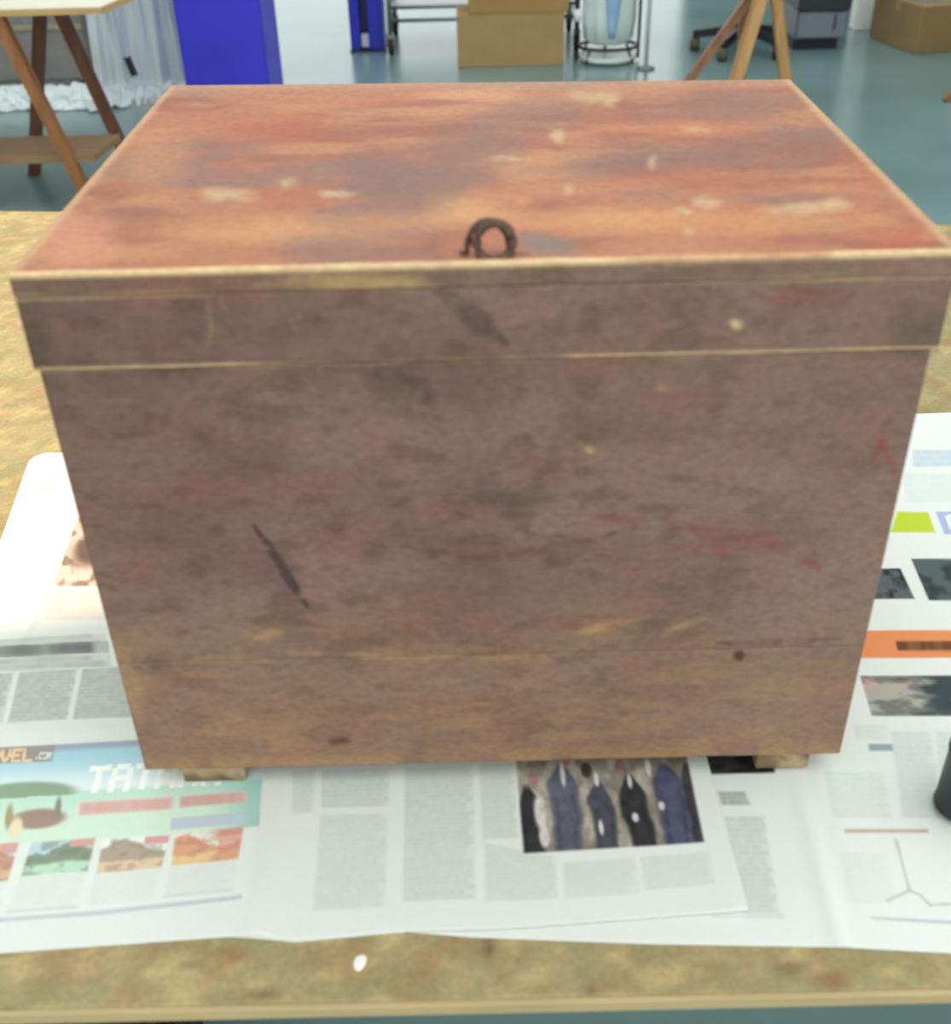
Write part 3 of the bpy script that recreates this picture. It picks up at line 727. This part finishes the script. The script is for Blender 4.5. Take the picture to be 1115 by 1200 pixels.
# wooden trestle table at the left
yr = float(fl(42, 205)[1]); yf = float(fl(110, 246)[1])
tt = empty('trestle_table', (float(fl(40, 205)[0]), yf, FLOOR)); tag(tt, 'small wooden trestle table with splayed legs and low shelf at left', 'table')
inv = Matrix.Translation(-Vector(tt.location))
def intt(o): o.matrix_parent_inverse = inv; return o
def legpts(p0, p1, y, ext=0.0):
    a_ = on_y(*p0, y); b_ = on_y(*p1, y); t = (FLOOR-a_[2])/(b_[2]-a_[2]); return a_, a_+(b_-a_)*t
ztop = float(on_y(60, 18, yf-.05)[2])
A0, A1 = legpts((5, 35), (98, 220), yf); B0, B1 = legpts((72, 18), (142, 170), yr-.03); C0, C1 = legpts((47, 18), (41, 195), yr)
D0 = C0+(A0-B0); D1 = C1+(A1-B1)
def upto(a_, b_, z): return a_+(b_-a_)*((z-a_[2])/(b_[2]-a_[2]))
for (p0, p1, mm, w) in ((A0, A1, BROWN, .042), (B0, B1, BROWN_SHADED, .042), (C0, C1, BROWN_SHADED, .042), (D0, D1, BROWN, .042)):
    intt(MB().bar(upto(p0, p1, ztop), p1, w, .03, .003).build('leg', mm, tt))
r1 = on_y(120, 18, yf-.05)
mb = MB(); z0, z1 = ztop, ztop+.019
cs = [(r1[0]-.95, yf-.05), (r1[0], yf-.05), (r1[0]+.12, yr+.12), (r1[0]-.83, yr+.12)]
def prism(cs, z0, z1):
    m_ = MB(); lo = [m_.bm.verts.new((p[0], p[1], z0)) for p in cs]; hi = [m_.bm.verts.new((p[0], p[1], z1)) for p in cs]
    m_.bm.faces.new(lo[::-1]); m_.bm.faces.new(hi)
    for i in range(len(cs)): m_.bm.faces.new((lo[i], lo[(i+1) % len(cs)], hi[(i+1) % len(cs)], hi[i]))
    return m_
TTW = mat('trestle_top_wood', (204, 164, 108), rough=.55, var=.12, scale=5, stretch=(1, 6, 6))
tp = intt(prism(cs, z0, z1).build('tabletop', TTW, tt))
cs2 = [(p[0]*.998+cs[0][0]*.002, p[1]+(.002 if i < 2 else -.002)) for i, p in enumerate(cs)]
sv = prism(cs2, z1, z1+.004).build('top_sheet', PALE, tp); sv.matrix_parent_inverse = Matrix.Identity(4)
s1 = on_y(112, 190, yf+.0); zs = float(s1[2])
s2 = on_z(141, 157, zs+.025)
cs3 = [(s1[0]-.9, s1[1]), (s1[0], s1[1]), (s2[0], s2[1]), (s2[0]-.9, s2[1])]
intt(prism(cs3, zs, zs+.025).build('shelf', mat('shelf_wood', (150, 116, 82), rough=.6, var=.15, scale=6, stretch=(1, 6, 6)), tt))

# plastic sheeting over a grey case
SHEET = mat('milky_plastic', (206, 214, 216), rough=.32, var=.06, scale=5, spec=.6)
pb = fl(160, 128); yb_ = float(pb[1])
ps = empty('plastic_sheeting', (float(pb[0]), yb_, FLOOR)); tag(ps, 'milky white plastic sheeting draped to the floor behind the trestle table', 'plastic sheet')
xl = float(on_y(106, 60, yb_+.25)[0]); xr = float(on_y(219, 90, yb_+.25)[0])
us = np.linspace(0, 1, 90); vs = np.linspace(0, 1, 90)
Ug, Vg = np.meshgrid(us, vs, indexing='ij'); u = Ug.ravel(); v = Vg.ravel()
# v 0..0.25 across the top, 0.25..0.85 down, rest out on the floor
hz = .78
prof_y = np.interp(v, [0, .25, .30, .80, .88, 1], [.75, .34, .30, .22, .13, .0]); prof_z = np.interp(v, [0, .25, .30, .80, .88, 1], [hz, hz, hz-.04, .06, .03, .012])
fold = (fbm(u*9, v*1.2, 5, 3)-.5)*.16*sstep(.2, .6, v)+(fbm(u*22, v*5, 9, 2)-.5)*.035
ruf = (fbm(u*24, v*16, 17, 3)-.5)*.10*sstep(.8, .9, v)
xx = xl+(xr-xl)*u+(v-.3)*.02-.10*(1-v)*(u-.5)*2*.3
yy = yb_+prof_y+fold; zz = FLOOR+np.maximum(prof_z+ruf*.7+np.abs(ruf)*.5+.03*sstep(.78, .9, v)*(1-sstep(.93, 1, v)), .004)
i = np.arange(len(xx)).reshape(90, 90); Qp = np.stack([i[:-1, :-1], i[:-1, 1:], i[1:, 1:], i[1:, :-1]], -1).reshape(-1, 4)
dr = link('drape', mesh_np('drape', np.stack([xx, yy, zz], 1), Qp), SHEET, ps, True); dr.matrix_parent_inverse = Matrix.Translation(-Vector(ps.location))
# crumpled hem along the floor to the left
xh = float(fl(-60, 128)[0]); u = Ug.ravel(); v = Vg.ravel()
rr = .055*(1+.5*(fbm(u*14, v*4, 3, 3)-.5)); aa = v*math.pi*1.02
xx = xh+(xl+.05-xh)*u; yy = yb_+.10+np.cos(aa)*rr*1.7*-1+(fbm(u*16, v*6, 8, 3)-.5)*.06; zz = FLOOR+.004+np.abs(np.sin(aa))*rr*1.35*(.8+.6*fbm(u*20, v*5, 12, 2))
hm = link('hem', mesh_np('hem', np.stack([xx, yy, zz], 1), Qp), mat('crumpled_plastic', (226, 234, 234), rough=.35, var=.05, scale=9), ps, True); hm.matrix_parent_inverse = Matrix.Translation(-Vector(ps.location))
ck = on_y(153, 78, yb_+.14)
MB().bar((ck[0]-.008, ck[1], ck[2]+.04), (ck[0]+.012, ck[1], ck[2]-.04), .026, .02, .004).build('clip', mat('black_clip', (38, 38, 40), rough=.5), ps).matrix_parent_inverse = Matrix.Translation(-Vector(ps.location))
gcx = float(on_y(-20, 60, yb_+.3)[0])
gc = empty('grey_case', (gcx, yb_+.3, FLOOR)); tag(gc, 'grey-brown upholstered case behind the legs of the trestle table', 'case')
GREY = mat('grey_felt', (138, 134, 130), rough=.9, var=.12, scale=9)
wv = xl-gcx
MB().box((-.25, 0, .06), (wv-.03, .5, .70), .02).build('body', GREY, gc)
MB().box((-.25, -.012, .30), (wv-.03, 0, .325), .003).build('band', mat('tan_band', (160, 146, 122), rough=.8), gc)
for fx in (-.2, wv-.1): MB().box((fx-.03, .05, 0), (fx+.03, .45, .06), .006).build('foot', mat('dark_foot', (70, 62, 60), rough=.7), gc)

# blue bin
BLUE = mat('blue_plastic', (64, 60, 208), rough=.42, var=.08, scale=5, spec=.4)
BLUED = mat('deep_blue_plastic', (26, 26, 128), rough=.45, var=.08)
yb2 = float(fl(260, 128)[1])-.25
b0 = on_y(212, 70, yb2); b1 = on_y(311, 60, yb2)
bin_ = empty('blue_bin', (float((b0[0]+b1[0])/2), yb2, FLOOR)); tag(bin_, 'tall bright blue plastic bin standing behind the chest', 'bin')
hw = float(b1[0]-b0[0])/2
MB().box((-hw, 0, .03), (hw, .42, .92), .018, 3).build('body', BLUE, bin_)
MB().box((-hw-.015, -.02, .92), (hw+.015, .44, .97), .014, 3).build('lid', BLUED, bin_)
MB().box((-hw+.03, .03, 0), (hw-.03, .39, .03), .004).build('base', BLUED, bin_)
MB().box((-.07, -.03, .80), (.07, 0, .83), .006).build('handle', BLUED, bin_)
# blue steel post with flanges
pf_ = fl(428, 60); py_ = float(pf_[1])
q0 = on_y(410, 30, py_); q1 = on_y(450, 30, py_); hw = float(q1[0]-q0[0])/2
post = empty('steel_post', (float((q0[0]+q1[0])/2), py_, FLOOR)); tag(post, 'blue painted steel post on the hall floor beside the trolley', 'post')
PB = mat('blue_gloss_paint', (36, 40, 176), rough=.3, var=.1); PN = mat('navy_gloss_paint', (22, 24, 66), rough=.35, var=.1)
MB().box((-hw, -.02, .012), (-hw+.055, .18, 3.2), .004).build('flange', PB, post)
MB().box((hw-.085, -.02, .012), (hw, .18, 3.2), .004).build('flange', PB, post)
MB().box((-hw+.055, .05, .012), (hw-.085, .07, 3.2)).build('web', PN, post)
MB().box((-hw-.006, -.03, 0), (hw+.006, .2, .012), .002).build('base_plate', PN, post)
MB().box((-.035, -.001, .02), (.02, .05, .085), .004).build('pale_patch', mat('pale_spot', (206, 206, 214), rough=.5), post)  # small pale block low on the post

# wheeled steel trolley
STEEL = mat('dull_steel', (150, 156, 156), rough=.35, var=.1, metal=.7); RUB = mat('black_rubber', (34, 36, 38), rough=.6)
tf = fl(459, 64)
tr_ = empty('trolley', (float(tf[0]), float(tf[1]), FLOOR)); tag(tr_, 'grey steel trolley on castors behind the cardboard cartons', 'trolley')
for (x_, y_) in ((0, 0), (1.0, 0), (0, .5), (1.0, .5)):
    MB().tube([(x_, y_, .10), (x_+.006, y_, .85)], .014, 10).build('leg', STEEL, tr_, True)
    w_ = MB().tube([(x_-.014, y_+.01, .045), (x_+.014, y_+.01, .045)], .045, 18).build('castor', RUB, tr_, True)
    MB().box((x_-.02, y_-.012, .045), (x_+.02, y_+.012, .11), .004).build('fork', STEEL, w_)
for z_ in (.17, .235, .80):
    MB().tube([(0, 0, z_), (1.0, 0, z_), (1.0, .5, z_), (0, .5, z_)], .010, 8, closed=True).build('rail', STEEL, tr_, True)
MB().box((.012, .012, .225), (.988, .488, .235)).build('shelf', STEEL, tr_)
MB().box((.012, .012, .79), (.988, .488, .80)).build('shelf', STEEL, tr_)

# cartons
CARD = mat('corrugated_cardboard', (172, 142, 94), rough=.85, var=.07, scale=8); CARD2 = mat('corrugated_cardboard_upper', (166, 132, 80), rough=.85, var=.08, scale=8); TAPE = mat('packing_tape', (176, 148, 100), rough=.35, var=.05)
def carton(name, lo, hi, mm, label, group, flaps=True):
    cx_, cy_ = (lo[0]+hi[0])/2, lo[1]
    o = empty(name, (cx_, cy_, lo[2])); tag(o, label, 'box', group)
    w_, d_, h_ = (hi[0]-lo[0])/2, hi[1]-lo[1], hi[2]-lo[2]
    MB().box((-w_, 0, 0), (w_, d_, h_), .004).build('body', mm, o)
    MB().box((-w_-.0008, d_/2-.025, h_-.05), (w_+.0008, d_/2+.025, h_+.0008)).build('tape', TAPE, o)
    MB().box((-w_, .0, h_), (w_, d_/2-.002, h_+.004)).build('flap', mm, o)
    MB().box((-w_, d_/2+.002, h_), (w_, d_, h_+.004)).build('flap', mm, o)
    return o
c0 = fl(537, 79); c1 = fl(661, 77); yc = float((c0[1]+c1[1])/2)
zt = float(on_y(600, 18, yc)[2])
carton('cardboard_carton', (float(c0[0]), yc, FLOOR), (float(c1[0]), yc+.28, zt), CARD, 'lower plain cardboard carton on the floor behind the chest', 'cardboard cartons in the hall')
u0 = on_y(549, 10, yc+.02); u1 = on_y(667, 10, yc+.02)
carton('cardboard_carton', (float(u0[0]), yc+.02, zt+.0045), (float(u1[0]), yc+.30, zt+.30), CARD2, 'upper cardboard carton stacked on another carton near the bag stand', 'cardboard cartons in the hall')
c2 = fl(1036, 61); c3 = fl(1150, 62); yc3 = float(c2[1])
zt3 = float(on_y(1080, 6, yc3)[2])
rc_ = carton('cardboard_carton', (0, 0, 0), (float(c3[0]-c2[0]), .45, zt3-FLOOR), mat('corrugated_cardboard_right', (158, 130, 90), rough=.85, var=.08, scale=8), 'wide cardboard carton at the right, beside the white pillar', 'cardboard cartons in the hall')
rc_.location = (float((c2[0]+c3[0])/2)+.13, yc3-.02, FLOOR); rc_.rotation_euler.z = math.radians(14)
tray = empty('plastic_tray', (float(c2[0])+.25, yc3+.15, zt3+.005)); tag(tray, 'pale blue-grey tray lying on the right-hand cardboard carton', 'tray')
TR = mat('pale_blue_tray', (176, 200, 204), rough=.4)
MB().box((-.10, -.08, 0), (.10, .08, .012), .003).build('base', TR, tray)
for s in (-1, 1):
    MB().box((-.10, s*.08-.004, .012), (.10, s*.08+.004, .05), .002).build('side', TR, tray); MB().box((s*.10-.004, -.076, .012), (s*.10+.004, .076, .05), .002).build('side', TR, tray)

# bag stand
bp_ = fl(708, 77)
bs = empty('bag_stand', (float(on_y(712, 68, yc+.08)[0]), yc+.08, FLOOR)); tag(bs, 'black wire stand holding a white and blue refuse bag', 'bag stand')
DKW = mat('dark_wire', (58, 54, 52), rough=.4, metal=.4)
rad = .152
ringp = [(rad*math.cos(k*2*math.pi/32), rad*.8*math.sin(k*2*math.pi/32), .075) for k in range(32)]
MB().tube(ringp, .009, 8, closed=True).build('base_ring', DKW, bs, True)
MB().tube([(p[0], p[1], .72) for p in ringp], .008, 8, closed=True).build('top_ring', DKW, bs, True)
for a_ in (math.pi*1.0, 0, math.pi*.5):
    MB().tube([(rad*math.cos(a_)*1.04, rad*.8*math.sin(a_)*1.04, .012), (rad*math.cos(a_)*1.04, rad*.8*math.sin(a_)*1.04, .74)], .008, 8).build('upright', DKW, bs, True)
for a_ in (.7, 2.4, 3.9, 5.5):
    MB().tube([(rad*.9*math.cos(a_), rad*.75*math.sin(a_), .07), (rad*1.1*math.cos(a_), rad*.92*math.sin(a_), .006)], .006, 8).build('foot', DKW, bs, True)
MB().tube([(-rad*1.08, -.02, .20), (-rad*1.08, -.02, .255)], .02, 12).build('knob', mat('white_knob', (238, 238, 242), rough=.35), bs, True)
BAG = mat('white_bag', (226, 236, 232), rough=.4, var=.05, scale=8)
mb = MB().lathe([(.03, .085), (.09, .088), (.122, .11), (.132, .2), (.135, .4), (.137, .6), (.142, .72), (.15, .735)], n=48, wob=lambda a, z: .05*math.sin(9*a+z*6)+.03*math.sin(17*a))
for v_ in mb.bm.verts: v_.co.y *= .8
bag = mb.build('bag', BAG, bs, True)
mb = MB()
for (z_, w_) in ((.14, .010), (.20, .018), (.30, .028), (.45, .034), (.62, .034)):
    pass
BL2 = mat('pale_blue_print', (150, 186, 222), rough=.45, var=.1, scale=10)
ro = []
for j in range(14):
    z_ = .13+j*.042; hwid = .016+.030*min(1, j/6)
    ro.append([mb.bm.verts.new((.004+hwid*t+.008*j/13, -math.sqrt(max(0, .147**2-(hwid*t)**2))*.8-.002, z_)) for t in (-1, -.5, 0, .5, 1)])
for j in range(13):
    for t in range(4): mb.bm.faces.new((ro[j][t], ro[j][t+1], ro[j+1][t+1], ro[j+1][t]))
o_ = mb.build('blue_print', BL2, bag, True)
sm = o_.modifiers.new('thickness', 'SOLIDIFY'); sm.thickness = .002
MB().lathe([(.02, .004), (.10, .004), (.145, .012), (.150, .035), (.142, .035), (.10, .014), (.02, .012)], n=32).build('drip_pan', BAG, bs, True)
# slim white stand right of it
wp = fl(757, 81)
ws = empty('white_stand', (float(wp[0]), float(wp[1]), FLOOR)); tag(ws, 'slender white pole on a small dark foot, right of the bag stand', 'pole')
WM = mat('white_metal', (222, 228, 228), rough=.35)
MB().tube([(0, 0, .015), (.0, 0, 1.2)], .011, 12).build('pole', WM, ws, True)
MB().lathe([(.012, 0), (.045, 0), (.045, .008), (.014, .018)], n=20).build('foot', mat('grey_foot', (112, 126, 126), rough=.5), ws, True)
MB().lathe([(.011, 1.2), (.018, 1.203), (.018, 1.215), (.008, 1.222)], n=16).build('cap', WM, ws, True)

# wooden stool
OCH = mat('ochre_stool_wood', (192, 146, 92), rough=.5, var=.2, scale=6, stretch=(6, 6, 1)); OCD = mat('brown_stool_wood', (150, 108, 78), rough=.5, var=.2, scale=6, stretch=(6, 6, 1))
ysf = float(fl(870, 128)[1]); ysr = ysf+.30
stl = empty('wooden_stool', (float(on_y(880, 60, ysf)[0]), ysf, FLOOR)); tag(stl, 'tall wooden stool with four splayed legs behind the chest, right of centre', 'stool', 'wooden stools in the hall')
inv = Matrix.Translation(-Vector(stl.location)); zseat = FLOOR+.64
def slantleg(p0, p1, y, w, mm, ytop):
    a_, b_ = legpts(p0, p1, y); t_ = upto(a_, b_, zseat); t_ = np.array([t_[0], ytop, t_[2]])
    o = MB().bar(t_, b_, w, w*.85, .005).build('leg', mm, stl); o.matrix_parent_inverse = inv; return t_, b_
L1 = slantleg((878, 0), (813, 88), ysf+.10, .034, OCD, ysf+.12)
L2 = slantleg((896, 0), (866, 88), ysf-.05, .052, OCH, ysf+.04)
L3 = slantleg((912, 0), (921, 94), ysf+.06, .046, OCH, ysf+.10)
L4 = slantleg((869, 0), (868, 88), ysr, .034, OCD, ysf+.22)
tc_ = (L1[0]+L2[0]+L3[0]+L4[0])/4
MB().lathe([(.10, 0), (.155, 0), (.165, .008), (.165, .026), (.155, .034), (.10, .036)], c=tuple(tc_), n=32).build('seat', OCH, stl, True).matrix_parent_inverse = inv
def mid(L, t): return L[0]*(1-t)+L[1]*t
# second stool out to the right: just one foot shows at the frame edge
st2 = copy_tree(stl); st2['label'] = 'wooden stool at the right frame edge, only one foot in view'
ft = fl(1110, 119); st2.rotation_euler.z = 0; st2.location = (float(ft[0])+float(stl.location.x-L1[1][0]), float(ft[1])+float(stl.location.y-L1[1][1]), FLOOR)

# swivel chair base behind the stool
cb = fl(872, 66)
ch = empty('swivel_chair', (float(cb[0]), float(cb[1])+.10, FLOOR)); tag(ch, 'dark swivel chair on castors seen through the stool legs', 'chair')
BK = mat('black_plastic', (40, 42, 44), rough=.45, var=.15); OLV = mat('olive_castor', (92, 90, 66), rough=.6)
for k in range(5):
    a_ = k*2*math.pi/5+.35; ex, ey = .24*math.cos(a_), .24*math.sin(a_)
    ar = MB().bar((0, 0, .12), (ex, ey, .085), .04, .03, .006).build('arm', BK, ch)
    w_ = MB().tube([(ex-.022, ey, .034), (ex+.022, ey, .034)], .034, 16).build('castor', OLV if k in (2, 3) else BK, ch, True)
    MB().tube([(ex, ey, .06), (ex, ey, .10)], .014, 10).build('stem', BK, w_, True)
MB().lathe([(.04, .09), (.045, .10), (.045, .15), (.028, .16), (.028, .42)], n=20).build('column', BK, ch, True)
MB().box((-.22, -.22, .42), (.22, .22, .50), .03, 3).build('seat', BK, ch)
MB().box((-.20, .20, .58), (.20, .25, .98), .02, 3).build('backrest', BK, ch)
MB().bar((0, .18, .44), (0, .24, .62), .06, .015).build('back_support', BK, ch)

# grey and black equipment cabinet
m0 = fl(930, 60); m1 = fl(986, 60); ym = float(m0[1])
cab = empty('equipment_cabinet', (float((m0[0]+m1[0])/2), ym, FLOOR)); tag(cab, 'low equipment cabinet, black above a grey front panel, left of the white pillar', 'cabinet')
hw = float(m1[0]-m0[0])/2
zb = float(on_y(960, 46, ym)[2]-FLOOR); zg = float(on_y(960, 13, ym)[2]-FLOOR)
MB().box((-hw, .01, zb), (hw+.02, .45, zg), .004).build('body', mat('blue_grey_metal', (112, 122, 134), rough=.45, var=.06), cab)
MB().box((-hw+.01, .0, zb+.01), (hw+.01, .01, zg-.008), .002).build('front_panel', mat('grey_metal_panel', (124, 132, 142), rough=.45, var=.05), cab)
MB().box((-hw-.005, -.01, zg), (hw+.025, .46, zg+.45), .006).build('housing', BK, cab)
MB().box((-hw+.005, .03, 0), (hw-.01, .42, zb), .002).build('plinth', mat('plinth_shadow', (26, 28, 32), rough=.6), cab)  # black block stands in for the shadow beneath the cabinet
MB().tube([(hw-.05, -.005, zb+.05), (hw-.05, -.02, zb+.06), (hw-.05, -.02, zb+.12), (hw-.05, -.005, zb+.13)], .004, 8).build('handle', BK, cab, True)

# white pillar
w0 = fl(1001, 36); w1 = fl(1023, 36)
pl = empty('white_pillar', (float((w0[0]+w1[0])/2), float(w0[1]), FLOOR)); tag(pl, 'slim bright white pillar between the dark cabinet and the right carton', 'pillar')
hw = float(w1[0]-w0[0])/2
MB().box((-hw, 0, .21), (hw, 2*hw, 2.8), .006).build('shaft', mat('bright_white_paint', (248, 250, 248), rough=.4, var=.02), pl)
MB().box((-hw, -.004, 0), (hw, 2*hw+.004, .21), .006).build('plinth', mat('bright_white_paint', (248, 250, 248)), pl)
